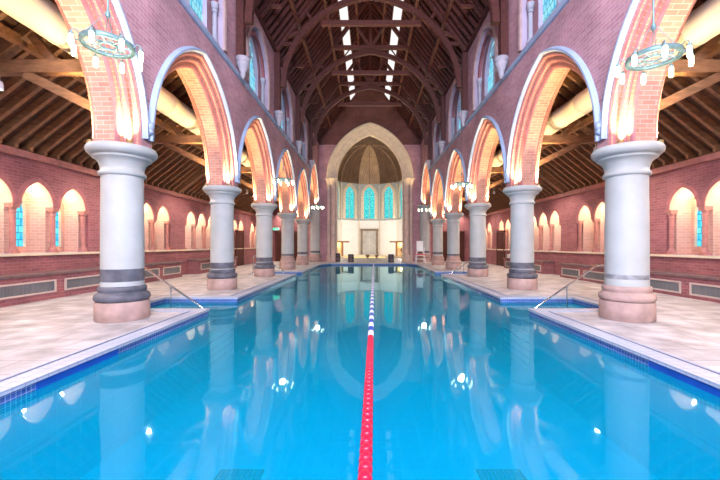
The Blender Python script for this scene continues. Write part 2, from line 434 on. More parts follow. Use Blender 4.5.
# ------------------------------------------------------------------ arcade walls and clerestory
ymids = [YW + BAY / 2] + [(YC[k] + YC[k + 1]) / 2 for k in range(6)]
CA, CH, CZS, CSILL = 1.2, 1.35, 7.75, 6.66      # clerestory recess
GA, GH, GZS, GSILL = .82, 1.12, 7.75, 6.80
win_n = [0]
def win_name(): win_n[0] += 1; return 'window_%d' % win_n[0]
T0 = .31
for s in (-1, 1):
    mb = MB()
    X = lambda w: s * (XF + w)
    P3 = lambda u, z, w: (X(w), u, z)
    for ym in ymids:
        u0, u1 = ym - BAY / 2, ym + BAY / 2
        if ym == ymids[-1]:
            for w in (0, 2 * TH): wall_arch(mb, lambda u, z: P3(u, z, w), u0, u1, ZCAP, ZPL, ym, A0, H0, ZS + EXT, ZCAP, 0, T0, 18)
            continue
        for w in (0, 2 * TH):
            wall_arch(mb, lambda u, z: P3(u, z, w), u0, u1, ZCAP, ZSTR, ym, A0, H0, ZS, ZCAP, 0, T0, 18)
        # clerestory with its recessed window
        wall_arch(mb, lambda u, z: P3(u, z, 0), u0, u1, ZSTR, ZPL, ym, CA, CH, CZS, CSILL, 0)
        reveal(mb, P3, 0, .27, ym, CA, CH, CZS, CSILL, 1)
        sweep_arch(mb, [(.0, 0), (.0, -.05), (.07, -.07), (.14, -.05), (.16, 0)], P3, ym, CA, CH, CZS, CSILL, 4, 12)
        for dd in (-1.0, 1.0):
            mb.lathe([(.11, 0), (.11, .10), (.08, .16), (.065, .2), (.06, .9), (.08, .92), (.08, .96), (.06, .98), (.06, CZS - CSILL - .2), (.10, CZS - CSILL - .02), (.11, CZS - CSILL + .06)], (X(.14), ym + dd, CSILL), 14, 3)
        sweep_arch(mb, [(0, .07), (.10, .07), (.16, .14), (.16, .22)], P3, ym, CA - .25, CH - .22, CZS, CZS, 2, 12)
        wall_arch(mb, lambda u, z: P3(u, z, .27), ym - CA - .02, ym + CA + .02, CSILL, ZPL - .2, ym, GA, GH, GZS, GSILL, 0)
        reveal(mb, P3, .27, .40, ym, GA, GH, GZS, GSILL, 1)
        wn = empty(win_name(), (s * (XF + .39), ym, GSILL)); structure(wn)
        wn['label'] = 'pale blue leaded clerestory window high in the %s wall' % SIDE[s]
        g = MB(); fill_arch(g, lambda u, z: (0, u, z - GSILL), 0, GA + .01, GH, GZS, GSILL)
        g.build('pane', 'gl_blue', wn)
        f = MB()
        f.cbox((-s * .03, 0, .85), (.05, .06, 1.7)); 
        f.tube([(-s * .03, -.33 + .3 * cos(a), .95 + .55 * sin(a)) for a in [pi * i / 10 for i in range(11)]], .022, 6)
        f.tube([(-s * .03, .33 + .3 * cos(a), .95 + .55 * sin(a)) for a in [pi * i / 10 for i in range(11)]], .022, 6)
        f.tube([(-s * .03, .24 * cos(a), 1.68 - .08 + .2 * sin(a)) for a in [2 * pi * i / 16 for i in range(16)]], .022, 6, closed=True)
        f.build('tracery', 'plaster_lilac', wn)
    # stub beyond the last column, top
    for w in (0, 2 * TH):
        mb.face([P3(YC[6], ZCAP, w), P3(YE, ZCAP, w), P3(YE, ZPL, w), P3(YC[6], ZPL, w)], 0, [(YC[6], ZCAP), (YE, ZCAP), (YE, ZPL), (YC[6], ZPL)])
    mb.face([P3(YW, ZPL, 0), P3(YE, ZPL, 0), P3(YE, ZPL, 2 * TH), P3(YW, ZPL, 2 * TH)])
    mb.face([P3(YC[6] + .14, ZCAP, 0), P3(YE, ZCAP, 0), P3(YE, ZCAP, 2 * TH), P3(YC[6] + .14, ZCAP, 2 * TH)])
    structure(mb.build('wall_nave_' + SIDE[s], ['brick', 'plaster_lilac', 'terra', 'shaft_lilac', 'stone_rose']), 'red brick nave wall above the %s arches' % SIDE[s])
    # string course under the clerestory and wall plate
    mb = MB()
    prof = [(0, -.07), (.05, -.06), (.09, -.01), (.09, .03), (.04, .08), (0, .11)]
    mb.grid([[(s * (XF - d), y, ZSTR + h) for d, h in prof] for y in (YW, YC[5] + .2)], 0, smooth=False)
    structure(mb.build('trim_%d' % (3 if s < 0 else 4), 'stone_hood'), 'moulded stone string course below the %s clerestory' % SIDE[s])
    mb = MB(); mb.box((s * (XF - .10), YW, ZPL - .13) if s > 0 else (-(XF + .2), YW, ZPL - .13), (s * (XF + .2), YE, ZPL + .05) if s > 0 else (-(XF - .10), YE, ZPL + .05))
    structure(mb.build('trim_%d' % (5 if s < 0 else 6), 'wood_dark'), 'dark timber wall plate along the %s nave eaves' % SIDE[s])

# brick arches: each with stepped orders, a stone hood mould and a carved stop
half = [(T0, -TH), (.29, -TH), (.26, -.40), (.26, -.33), (.17, -.33), (.14, -.30), (.14, -.22), (.05, -.22), (.02, -.20), (0, -.17)]
prof = half + [(t, -w) for t, w in half[::-1]]
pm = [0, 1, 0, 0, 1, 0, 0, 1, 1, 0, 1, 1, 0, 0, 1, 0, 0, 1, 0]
def make_arch(zl=0, zr_=0):
    mb = MB()
    sweep_arch(mb, prof, lambda u, z, w: (-w, u, z), 0, A0, H0, ZS - ZCAP, zl, lambda i, j: pm[j], 18, zr_)
    a = mb.build('brick_arch', ['brick_soffit', 'terra'])
    mb = MB()   # roll mouldings in the steps
    for tt, ww in ((.27, -.345), (.15, -.235), (.15, .235), (.27, .345)):
        pts = [(-ww, u, ZS - ZCAP + z) for u, z in arch_curve(A0, H0, tt, 16)]
        mb.tube([(-ww, pts[0][1], zl)] + pts + [(-ww, pts[-1][1], zr_)], .028, 6)
    mb.build('roll_moulding', 'terra', a)
    mb = MB()
    hp = [(T0 + .02, -TH), (T0 + .03, -TH - .05), (T0 + .05, -TH - .085), (T0 + .09, -TH - .085), (T0 + .11, -TH - .04), (T0 + .13, -TH)]
    sweep_arch(mb, hp, lambda u, z, w: (-w, u, z), 0, A0, H0, ZS - ZCAP, .46)
    mb.build('hood_mould', 'stone_hood', a)
    mb = MB()
    for (r, dz, dy) in ((.085, .40, 0), (.07, .31, 0), (.055, .46, .05), (.055, .46, -.05)):
        mb.lathe([(0.001, -r), (r * .7, -r * .7), (r, 0), (r * .7, r * .7), (0.001, r)], (TH + .05, -2.2 + dy, dz), 12)
    mb.build('label_stop', 'stone_hood', a)
    return a
arch0 = make_arch(); used = False
for s in (-1, 1):
    for k, ym in enumerate(ymids):
        if k == 6:
            a = make_arch(-EXT if s < 0 else 0, 0 if s < 0 else -EXT)
            a.location = (s * XA, ym, ZCAP + EXT); a.rotation_euler[2] = 0 if s < 0 else pi
        else:
            a = place(arch0, used, (s * XA, ym, ZCAP), 0 if s < 0 else pi); used = True
        if k == 0: lab = 'stepped brick arch of the %s arcade springing from the west wall' % SIDE[s]
        elif k == 1: lab = 'nearest stepped brick arch of the %s arcade, cut by the picture edge' % SIDE[s]
        else: lab = 'uplit stepped brick arch between the %s and %s columns on the %s' % (ORD[k - 2], ORD[k - 1] if k < 6 else 'half-hidden sixth', SIDE[s])
        tag(a, lab, 'arch', 'brick arches of the %s arcade' % SIDE[s])

# ------------------------------------------------------------------ columns
def make_column(variant, H=3.05):
    t = empty('stone_column'); k = .82; e = H - 3.05
    Lk = lambda L: [(r * k, h) for r, h in L]
    p = MB(); p.lathe(Lk([(.50, 0), (.515, .02), (.515, .30), (.50, .33)]), n=48); p.build('plinth', 'stone_pink', t)
    p = MB(); p.lathe(Lk([(.47, .33), (.515, .355), (.53, .40), (.515, .45), (.47, .475), (.44, .49), (.44, .50), (.455, .515), (.462, .55), (.45, .585), (.42, .60)]), n=48)
    p.build('base_moulding', 'stone_grey' if variant in (0, 1) else 'stone_pink', t)
    b0, b1 = {0: (.68, .90), 1: (.62, .80), 2: (.74, .84), 3: (.70, .86), 4: (.72, .80)}[variant]
    p = MB(); p.lathe(Lk([(.413, .60), (.408, b0)]), n=48, cap=False); p.build('lower_drum', 'stone_pink' if variant == 2 else 'stone', t)
    p = MB(); p.lathe(Lk([(.408, b0), (.407, b1)]), n=48, cap=False); p.build('dark_band', 'stone_grey' if variant != 4 else 'stone_stain', t)
    p = MB(); p.lathe(Lk([(.407, b1), (.405, 1.5), (.395, 2.53 + e)]), n=48, cap=False); p.build('shaft', 'stone', t)
    p = MB(); p.lathe(Lk([(r, h + e) for r, h in [(.395, 2.53), (.44, 2.545), (.45, 2.57), (.44, 2.60), (.405, 2.615), (.41, 2.68), (.44, 2.76), (.50, 2.82), (.54, 2.835), (.56, 2.85), (.55, 2.875),
                       (.57, 2.885), (.60, 2.89), (.65, 2.93), (.665, 2.96), (.665, 3.0), (.64, 3.035), (.63, ZCAP)]]), n=48); p.build('capital', 'stone_cap', t)
    return t
cp = {}
nth = ['nearest', 'second', 'third', 'fourth', 'fifth', 'farthest']
for s in (-1, 1):
    for k, y in enumerate(YC):
        v = {-1: [0, 0, 1, 1, 2, 3, 5], 1: [0, 4, 1, 1, 2, 3, 5]}[s][k]
        if v not in cp: cp[v] = make_column(min(v, 4) if v < 5 else 3, ZCAP + (EXT if v == 5 else 0)); c = cp[v]
        else: c = copy_tree(cp[v])
        c.location = (s * (XA if k < 6 else 4.33), y, 0); c.rotation_euler[2] = random.uniform(0, 6)
        if k == 6: c.scale = (1.15, 1.15, 1)
        if k == 0: lab = 'round stone column of the %s arcade beside the camera' % SIDE[s]
        elif k == 6: lab = 'bluish round stone column against the chancel wall on the %s' % SIDE[s]
        else: lab = '%s thick round white stone column of the %s arcade, dark band near its foot' % (ORD[k - 1], SIDE[s])
        tag(c, lab, 'column', 'columns of the %s arcade' % SIDE[s])

# uplights on the capitals with warm lamps
def make_uplight():
    t = empty('uplight')
    p = MB(); p.lathe([(.05, 0), (.055, .01), (.045, .05), (.05, .055), (.035, .056), (.03, .045)], n=14, cap=False); p.build('housing', 'brass', t)
    p = MB(); p.lathe([(.0005, .046), (.034, .047)], n=14, cap=False); p.build('lens', 'glow_up', t)
    return t
up0 = make_uplight(); used = False
UPW = 240
def spot(name, loc, target, power, col, angle=80, blend=.8, size=.04):
    from mathutils import Vector
    l = bpy.data.lights.new(name, 'SPOT'); l.energy = power; l.color = col; l.spot_size = radians(angle); l.spot_blend = blend; l.shadow_soft_size = size
    o = bpy.data.objects.new(name, l); COL.objects.link(o); o.location = loc
    o.rotation_euler = (Vector(target) - Vector(loc)).to_track_quat('-Z', 'Y').to_euler()
    return o
def area(name, loc, target, sx, sy, power, col):
    from mathutils import Vector
    l = bpy.data.lights.new(name, 'AREA'); l.shape = 'RECTANGLE'; l.size = sx; l.size_y = sy; l.energy = power; l.color = col
    o = bpy.data.objects.new(name, l); COL.objects.link(o); o.location = loc
    o.rotation_euler = (Vector(target) - Vector(loc)).to_track_quat('-Z', 'Y').to_euler()
    return o
def point(name, loc, power, col, r=.05):
    l = bpy.data.lights.new(name, 'POINT'); l.energy = power; l.color = col; l.shadow_soft_size = r
    o = bpy.data.objects.new(name, l); COL.objects.link(o); o.location = loc
    return o
WARM = (1.0, .70, .33)
for s in (-1, 1):
    for k, y in enumerate(YC):
        for dx, nm in ((-1, 'nave'), (1, 'aisle')):
            for dy, nm2 in ((-1, 'near'), (1, 'far')):
                if k == 6 and dy > 0: continue
                loc = (s * (XA + dx * .335), y + dy * .335, ZCAP + (EXT if k == 6 else 0))
                u = place(up0, used, loc); used = True
                cn = 'column beside the camera' if k == 0 else ('chancel wall column' if k == 6 else ORD[k - 1] + ' column')
                tag(u, 'small brass uplight on the %s %s-side edge of the capital, %s %s' % (nm2, nm, SIDE[s], cn), 'light', 'uplights on the capitals')
                spot('uplight_lamp', (loc[0], loc[1], loc[2] + .07), (loc[0] - s * dx * .10, loc[1] + dy * .35, loc[2] + 2), UPW, WARM, 110, .9)

# ------------------------------------------------------------------ aisle walls with arcaded niches
NSP, NA, NH, NZS = 1.07, .43, .58, 2.30
SILLS = {-1: 1.12, 1: 1.05}; NSH = {-1: .30, 1: -.05}; BTOP = {-1: .655, 1: .575}; GW = 1.60
ZAW = 3.45
SCR = .20; ND = .62
nbays = list(range(1, 7))
colo0 = None
def make_colonnette():
    t = empty('wall_colonnette')
    p = MB(); p.cbox((0, 0, .03), (.19, .17, .06)); p.lathe([(.088, .06), (.092, .08), (.085, .11), (.07, .125), (.075, .14), (.07, .155), (.06, .165)], n=18); p.build('base', 'stone_red', t)
    p = MB(); p.lathe([(.06, .165), (.057, .95)], n=18, cap=False); p.build('shaft', 'stone_red', t)
    p = MB(); p.lathe([(.057, .95), (.068, .96), (.068, .975), (.058, .985), (.065, 1.03), (.085, 1.08)], n=18); p.cbox((0, 0, 1.11), (.18, .18, .06)); p.cbox((0, 0, 1.16), (.205, .19, .04)); p.build('capital', 'stone_red', t)
    return t
for s in (-1, 1):
    mb = MB(); NSILL = SILLS[s]
    P3 = lambda u, z, w: (s * (XO + w), u, z)
    F = lambda w: (lambda u, z: P3(u, z, w))
    def plain(u0, u1, z0, z1, w=0, m=0): mb.face([P3(u0, z0, w), P3(u1, z0, w), P3(u1, z1, w), P3(u0, z1, w)], m, [(u0, z0), (u1, z0), (u1, z1), (u0, z1)])
    plain(YW, YE, 0, NSILL - .05); plain(YW, YW + BAY, NSILL - .05, ZAW)
    for b in nbays:
        ym = ymids[b] + NSH[s]; u0, u1 = ymids[b] - BAY / 2, ymids[b] + BAY / 2
        plain(u0, ym - GW, NSILL - .05, ZAW); plain(ym + GW, u1, NSILL - .05, ZAW); plain(ym - GW, ym + GW, NSILL - .05, NSILL)
        for j in (-1, 0, 1):
            uc = ym + j * NSP
            wall_arch(mb, F(0), uc - NSP / 2, uc + NSP / 2, NZS, ZAW, uc, NA, NH, NZS, NZS, 0, .0)
            reveal(mb, P3, 0, SCR, uc, NA, NH, NZS, NZS, 2, 0, floor=False)
            # the niche behind the screen
            wall_arch(mb, F(SCR), uc - NSP / 2, uc + NSP / 2, NSILL, ZAW, uc, NA, NH, NZS, NSILL, 2)
            reveal(mb, P3, SCR, ND, uc, NA, NH, NZS, NSILL, 2)
            wall_arch(mb, F(ND), uc - NSP / 2, uc + NSP / 2, NSILL, ZAW, uc, .34, .5, 2.15, 1.28, 2)
            reveal(mb, P3, ND, ND + .1, uc, .34, .5, 2.15, 1.28, 1)
            wn = empty(win_name(), (s * (XO + ND + .08), uc, 1.28)); structure(wn)
            wn['label'] = 'blue leaded lancet in a niche of the %s aisle wall' % SIDE[s]
            g = MB(); fill_arch(g, lambda u, z: (0, u, z), 0, .35, .5, .87, 0); g.build('pane', 'gl_cyan', wn)
            # voussoir ring
            sweep_arch(mb, [(0, 0), (0, -.02), (.11, -.02), (.13, 0)], P3, uc, NA, NH, NZS, NZS, 3, 10)
        # front screen jambs and lintel under the screen between arches
        for uu in (ym - GW, ym + GW): mb.face([P3(uu, NSILL, 0), P3(uu, NSILL, SCR), P3(uu, ZAW, SCR), P3(uu, ZAW, 0)], 0)
        for uu in (-GW, -NSP / 2 - .105, NSP / 2 - .105, GW - .1):
            L = .10 if abs(uu) > 1 else .21
            mb.face([P3(ym + uu, NZS, 0), P3(ym + uu + L, NZS, 0), P3(ym + uu + L, NZS, SCR), P3(ym + uu, NZS, SCR)], 3)
        for q, uu in enumerate((-NSP * 1.5 + .06, -NSP / 2, NSP / 2, NSP * 1.5 - .06)):
            if colo0 is None: colo0 = make_colonnette(); c = colo0
            else: c = copy_tree(colo0)
            c.location = (s * (XO + .10), ym + uu, NSILL); c.scale = (1, 1, (NZS - NSILL) / 1.18)
            tag(c, '%s red stone colonnette of the %s niche group from the camera, %s aisle wall' % (nth[q] if q < 3 else 'last', nth[b - 1], SIDE[s]), 'colonnette', 'wall colonnettes of the %s aisle' % SIDE[s])
    structure(mb.build('wall_' + SIDE[s], ['brick_wall', 'stone_cream', 'brick_niche_lit', 'terra']), 'red brick %s aisle wall with arched niches' % SIDE[s])
    # sill ledge, cornice at the eaves
    mb = MB(); x0, x1 = sorted((s * (XO - .06), s * XO)); mb.box((x0, YW, NSILL - .06), (x1, YE, NSILL))
    structure(mb.build('trim_%d' % (7 if s < 0 else 8), 'stone_cream'), 'pale stone ledge under the niches of the %s aisle wall' % SIDE[s])
    mb = MB(); x0, x1 = sorted((s * (XO - .12), s * (XO + .1))); mb.box((x0, YW, ZAW - .05), (x1, YE, ZAW + .10))
    structure(mb.build('trim_%d' % (9 if s < 0 else 10), 'stone_red'), 'moulded eaves course along the %s aisle wall' % SIDE[s])

# benches below the niches
def make_bench(L, panels, T):
    """local: y 0..L along the wall, x 0 at the wall, +x into the aisle"""
    t = empty('brick_bench')
    D = .50
    p = MB(); p.box((.003, 0, .0), (D, L, T - .07)); p.build('plinth', 'brick_wall', t)
    p = MB(); p.box((.003, -.03, T - .07), (D + .05, L + .03, T)); p.build('seat_slab', 'slab_dark', t, bevel=.012)
    for a, b in panels:
        f = MB()
        x = D
        for (y0, y1, z0, z1) in ((a, b, T - .49, T - .45), (a, b, T - .22, T - .18), (a, a + .05, T - .45, T - .22), (b - .05, b, T - .45, T - .22)):
            f.box((x, y0, z0), (x + .022, y1, z1))
        fo = f.build('panel_frame', 'panel_frame', t)
        g = MB(); g.box((x, a + .05, T - .45), (x + .006, b - .05, T - .22)); g.build('grille', 'grille', fo)
    return t
for s in (-1, 1):
    segs = [(4.4, 14.9, [(0.3, 2.3), (2.5, 4.45), (4.70, 6.70), (6.95, 8.85), (9.1, 10.35)], 'long brick bench under the nearest niches of the %s aisle wall'),
            (16.3, 21.1, [(.25, 2.2), (2.4, 4.55)], 'shorter brick bench at the far end of the %s aisle wall')]
    for a, b, pn, lab in segs:
        L = b - a
        if s > 0: pn = [(L - q, L - p) for p, q in pn]
        t = make_bench(L, pn, BTOP[s])
        t.location = (s * XO, a if s < 0 else b, 0); t.rotation_euler[2] = 0 if s < 0 else pi
        tag(t, lab % SIDE[s], 'bench', 'brick benches of the %s aisle' % SIDE[s])

# ------------------------------------------------------------------ aisle roofs
PIT = .78
ang = math.atan(PIT)
def zr(x): return ZAW + .22 + (XO - x) * PIT       # underside of the boards at |x|
for s in (-1, 1):
    xa, xb = XB - .02, XO + .25
    mb = MB()
    L = (xb - xa) / cos(ang)
    for dz in (0, .08):
        mb.face([(s * xa, YW, zr(xa) + dz), (s * xb, YW, zr(xb) + dz), (s * xb, YE, zr(xb) + dz), (s * xa, YE, zr(xa) + dz)], 0, [(YW, 0), (YW, L), (YE, L), (YE, 0)])
    roof = mb.build('ceiling_aisle_' + SIDE[s], 'wood_aisle_boards'); structure(roof, 'brown timber lean-to roof over the %s aisle' % SIDE[s])
    r0 = MB()
    r0.bar((s * (XB + .01), 0, zr(XB + .01) - .085), (s * (XO + .05), 0, zr(XO + .05) - .085), .085, .16, up=(0, 0, 1))
    r0.box((min(s * (XO - .10), s * (XO - .20)), -.0425, ZAW + .10), (max(s * (XO - .10), s * (XO - .20)), .0425, zr(XO - .15) - .15))
    ro = r0.build('rafter', 'wood_brown', roof)
    first = True; y = YW + .2
    while y < YE - .1:
        if min(abs(y - q) for q in YC) > .14:
            r = ro if first else ro.copy()
            if not first: COL.objects.link(r); r.parent = roof
            r.location = (0, y, 0); first = False
        y += .37
    mb = MB()
    for xx in (5.6, 7.0):
        pass
    mb.bar((s * 6.35, YW, zr(6.35) - .26), (s * 6.35, YE, zr(6.35) - .26), .14, .16)
    mb.build('purlin', 'wood_brown', roof)
def make_aisle_truss(s):
    t = empty('aisle_truss')
    p = MB(); p.bar((s * (XB + .01), 0, zr(XB) - .17), (s * (XO - .12), 0, zr(XO - .12) - .17), .18, .22); p.build('principal_rafter', 'wood_brown', t)
    zt = 4.50; xe = XO - (zt - ZAW - .05) / PIT + .1
    p = MB(); p.box((min(s * XB, s * xe) + .005 * (s > 0), -.09, zt - .11), (max(s * XB, s * xe) - .005 * (s < 0), .09, zt + .11)); p.build('collar_beam', 'wood_brown', t)
    p = MB(); p.bar((s * (XB + .02), 0, 3.75), (s * 6.25, 0, zt - .12), .13, .16); p.build('knee_brace', 'wood_brown', t)
    p = MB(); p.bar((s * 5.75, 0, zt + .1), (s * 6.15, 0, zr(6.15) - .3), .12, .14); p.build('strut', 'wood_brown', t)
    return t
for s in (-1, 1):
    t0 = make_aisle_truss(s)
    for k, y in enumerate(YC):
        t = place(t0, k > 0, (0, y, 0))
        cn = 'column beside the camera' if k == 0 else ('half-hidden column by the chancel wall' if k == 6 else ORD[k - 1] + ' column')
        tag(t, 'brown timber truss of the %s aisle roof behind the %s' % (SIDE[s], cn), 'roof truss', 'trusses of the %s aisle roof' % SIDE[s])
# ducts
for s in (-1, 1):
    t = empty('air_duct', (s * (5.5 if s < 0 else 5.62), YW + .3, 5.1))
    L = 21.5
    pr = [(.20, 0), (.285, .02)]; y = .6
    while y < L - .3: pr += [(.287, y - .015), (.297, y - .01), (.297, y + .01), (.287, y + .015)]; y += 1.1
    p = MB(); p.lathe(pr + [(.29, L - .02), (.2, L)], n=28, axis='y'); p.build('duct_tube', 'duct', t)
    for y in (4.5, 8.9, 13.3, 17.7):
        xx = 5.5 if s < 0 else 5.62
        p = MB(); p.tube([(0, y + .15, .28), (0, y + .15, zr(xx) - 5.1 - .01)], .008, 6); p.build('hanger', 'black', t)
    tag(t, 'fat white air duct hung under the %s aisle roof' % SIDE[s], 'duct')

# ------------------------------------------------------------------ nave roof
np_ = (ZR - ZPL) / XF; nang = math.atan(np_)
def zn(x): return ZPL + .12 + (XF - x) * np_
for s in (-1, 1):
    mb = MB(); xb = XF + .35
    L = xb / cos(nang)
    for dz in (0, .12):
        mb.face([(0, YW, zn(0) + dz), (s * xb, YW, zn(xb) + dz), (s * xb, YE, zn(xb) + dz), (0, YE, zn(0) + dz)], 0, [(YW, 0), (YW, L), (YE, L), (YE, 0)])
    roof = mb.build('ceiling_nave_' + SIDE[s], 'wood_boards'); structure(roof, 'dark steep timber roof slope on the %s of the nave' % SIDE[s])
    r0 = MB(); r0.bar((0, 0, zn(0) - .11), (s * (XF - .02), 0, zn(XF - .02) - .11), .09, .15)
    ro = r0.build('rafter', 'wood_dark', roof); first = True; y = YW + .15
    while y < YE - .1:
        if min(abs(y - q) for q in YC) > .16:
            r = ro if first else ro.copy()
            if not first: COL.objects.link(r); r.parent = roof
            r.location = (0, y, 0); first = False
        y += .42
    for xx in (.75, 2.05, 3.1):
        mb = MB(); mb.bar((s * xx, YW, zn(xx) - .27), (s * xx, YE, zn(xx) - .27), .14, .18); mb.build('purlin', 'wood_dark', roof)
    # ashlar posts of the lower roof
    ap = MB()
    y = YW + .57
    # roof lights, one bright strip to each bay
    for b, ym in enumerate(ymids):
        wn = empty(win_name(), (s * 1.36, ym, zn(1.36) - .27)); structure(wn)
        wn['label'] = 'bright roof light in the %s slope of the nave roof' % SIDE[s]
        dx = .21
        le = 1.92 if b < 6 else 2.4
        g = MB(); g.face([(-dx, -1.92, s * dx * np_), (dx, -1.92, -s * dx * np_), (dx, le, -s * dx * np_), (-dx, le, s * dx * np_)])
        g.build('pane', 'sky_pane', wn)
        f = MB()
        for d in (-dx, dx): f.bar((d, -1.97, -s * d * np_), (d, le + .05, -s * d * np_), .05, .08)
        for yy in (-1.95, le + .03): f.bar((-dx, yy, s * dx * np_), (dx, yy, -s * dx * np_), .05, .08)
        f.build('frame', 'wood_dark', wn)
def make_truss():
    t = empty('nave_truss')
    for s in (-1, 1):
        p = MB(); p.box((min(s * (XF - .03), s * (XF - .25)), -.11, 6.98), (max(s * (XF - .03), s * (XF - .25)), .11, 9.45)); p.build('wall_post', 'wood_dark', t)
        c = MB()
        c.lathe([(.03, -.42), (.07, -.36), (.09, -.30), (.07, -.25), (.11, -.18), (.16, -.05), (.19, 0), (.19, .05), (.165, .07), (.19, .10), (.21, .12), (.21, .20), (.17, .22)], (s * (XF - .20), 0, 6.76), 20)
        c.build('corbel', 'shaft_lilac', t)
        p = MB(); p.bar((s * (XF - .06), 0, zn(XF - .06) - .20), (0, 0, zn(0) - .20), .20, .24); p.build('principal_rafter', 'wood_dark', t)
        # arched brace, from the wall post to the crown
        a, h = 3.72, 3.62; cc = (h * h - a * a) / (2 * a); r = a + cc; th = acos(max(-1, min(1, cc / r)))
        cc, z0 = .5, 8.0
        r = 3.72 + cc; th = acos(cc / r)
        pts = [(s * (-cc + r * cos(th * i / 20)), 0, z0 + r * sin(th * i / 20) * .92) for i in range(21)]
        p = MB(); p.sweep_bar(pts, .17, .22); p.build('arched_brace', 'wood_dark', t)
        p = MB(); p.bar((s * 3.05, 0, 10.35), (s * 3.55, 0, zn(3.55) - .3), .12, .12); p.build('strut', 'wood_dark', t)
        p = MB(); p.bar((s * 3.35, 0, 9.85), (s * 4.0, 0, 9.85), .12, .12); p.build('strut', 'wood_dark', t)
        p = MB(); p.bar((s * 2.55, 0, 10.9), (s * 2.75, 0, zn(2.75) - .3), .12, .12); p.build('strut', 'wood_dark', t)
    p = MB(); p.bar((-2.1, 0, 10.72), (2.1, 0, 10.72), .16, .20); p.build('collar_beam', 'wood_dark', t)
    x2 = XF - (12.12 - ZPL) / np_ + .02
    p = MB(); p.bar((-x2, 0, 12.10), (x2, 0, 12.10), .17, .20); p.build('upper_collar', 'wood_dark', t)
    p = MB(); p.box((-.08, -.07, 12.2), (.08, .07, zn(0) - .35)); p.build('king_post', 'wood_dark', t)
    for s in (-1, 1):
        p = MB(); p.bar((s * .1, 0, 12.22), (s * .92, 0, zn(.92) - .3), .11, .13); p.build('queen_strut', 'wood_dark', t)
    return t
t0 = make_truss()
for k, y in enumerate(YC[:6]):
    t = place(t0, k > 0, (0, y, 0))
    lab = 'dark arched nave roof truss above the camera' if k == 0 else 'dark arched timber roof truss over the %s pair of columns' % ORD[k - 1]
    tag(t, lab, 'roof truss', 'trusses of the nave roof')
def make_mid_truss():
    t = empty('rafter_couple')
    for s in (-1, 1):
        p = MB(); p.bar((s * (XF - .06), 0, zn(XF - .06) - .18), (0, 0, zn(0) - .18), .14, .18); p.build('principal_rafter', 'wood_dark', t)
        p = MB(); p.bar((s * 3.25, 0, 9.98), (s * (XF - .02), 0, 9.98), .10, .12); p.build('hammer_beam', 'wood_dark', t)
        p = MB(); p.bar((s * 3.3, 0, 9.98), (s * 3.3, 0, zn(3.3) - .28), .10, .10); p.build('strut', 'wood_dark', t)
    return t
t0 = make_mid_truss()
for k, y in enumerate(ymids[1:]):
    t = place(t0, k > 0, (0, y, 0))
    tag(t, 'plain pair of principal rafters in the nave roof, before the %s columns' % (ORD[k] + ' pair of' if k < 5 else 'chancel wall'), 'roof truss', 'plain rafter couples of the nave roof')
mb = MB(); mb.box((-.08, YW, zn(0) - .34), (.08, YE, zn(0) - .05)); structure(mb.build('trim_11', 'wood_dark'), 'dark timber ridge beam of the nave roof')

# ------------------------------------------------------------------ west wall behind the camera, with a made-up big window added for fill light
mb = MB()
PW = lambda u, z: (u, YW, z)
wall_arch(mb, PW, -XB, XB, 0, ZPL + .2, 0, 2.3, 3.2, 6.0, 3.2, 0)
mb.face([(-XB, YW, ZPL + .2), (XB, YW, ZPL + .2), (0, YW, ZR + .3)])
for s in (-1, 1):
    mb.face([(s * XB, YW, 0), (s * XO, YW, 0), (s * XO, YW, zr(XO)), (s * XB, YW, zr(XB))])
structure(mb.build('wall_west', 'brick'), 'brick west wall behind the camera')
wn = empty(win_name(), (0, YW - .3, 3.2)); structure(wn); wn['label'] = 'made-up tall west window behind the camera, added for fill light'
g = MB(); fill_arch(g, lambda u, z: (u, 0, z), 0, 2.3, 3.2, 2.8, 0); g.build('pane', 'gl_west_fill', wn)
f = MB()
for x in (-.8, .8): f.box((x - .06, .02, 0), (x + .06, .12, 4.6))
f.build('mullion', 'stone_cream', wn)

# ------------------------------------------------------------------ chancel wall and arch
KA, KH, KZS = 2.65, 3.6, 6.7
mb = MB()
PE = lambda u, z, w=0: (u, YE + w, z)
for w in (0, .7):
    wall_arch(mb, lambda u, z: PE(u, z, w), -XB, XB, 0, ZPL + .1, 0, KA, KH, KZS, 0, 0, .80, 18)
# gable above needs the arch head too
mb2 = []
structure(mb.build('wall_chancel', ['brick']), 'brick wall around the chancel arch')
mb = MB()
mb.v, mb.f, mb.m, mb.uv, mb.sm = [], [], [], [], []
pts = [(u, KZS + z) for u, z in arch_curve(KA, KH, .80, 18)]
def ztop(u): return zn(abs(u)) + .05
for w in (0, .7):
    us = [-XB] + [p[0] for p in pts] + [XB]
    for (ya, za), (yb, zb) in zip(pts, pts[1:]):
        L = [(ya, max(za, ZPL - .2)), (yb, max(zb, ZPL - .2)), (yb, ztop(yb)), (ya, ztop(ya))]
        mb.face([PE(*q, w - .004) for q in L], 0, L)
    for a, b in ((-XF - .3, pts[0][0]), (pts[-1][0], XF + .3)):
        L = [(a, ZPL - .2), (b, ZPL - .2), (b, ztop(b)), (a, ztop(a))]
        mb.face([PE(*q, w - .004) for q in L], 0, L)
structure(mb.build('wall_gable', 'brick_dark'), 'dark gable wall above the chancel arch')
for s in (-1, 1):
    mb = MB()
    L = [(s * XB, 0), (s * (XO + .1), 0), (s * (XO + .1), zr(XO + .1)), (s * XB, zr(XB))]
    mb.face([PE(*q) for q in L], 0, L)
    structure(mb.build('wall_end_' + SIDE[s], 'brick_wall'), 'brick end wall of the %s aisle' % SIDE[s])
t = empty('chancel_arch', (0, YE, 0))
mb = MB()
kp = [(.86, 0), (.86, -.10), (.80, -.14), (.72, -.14), (.68, -.08), (.62, -.08), (.56, -.02), (.48, .02), (.42, .02), (.36, .10), (.22, .12), (.16, .20), (.08, .20), (0, .28), (0, .70)]
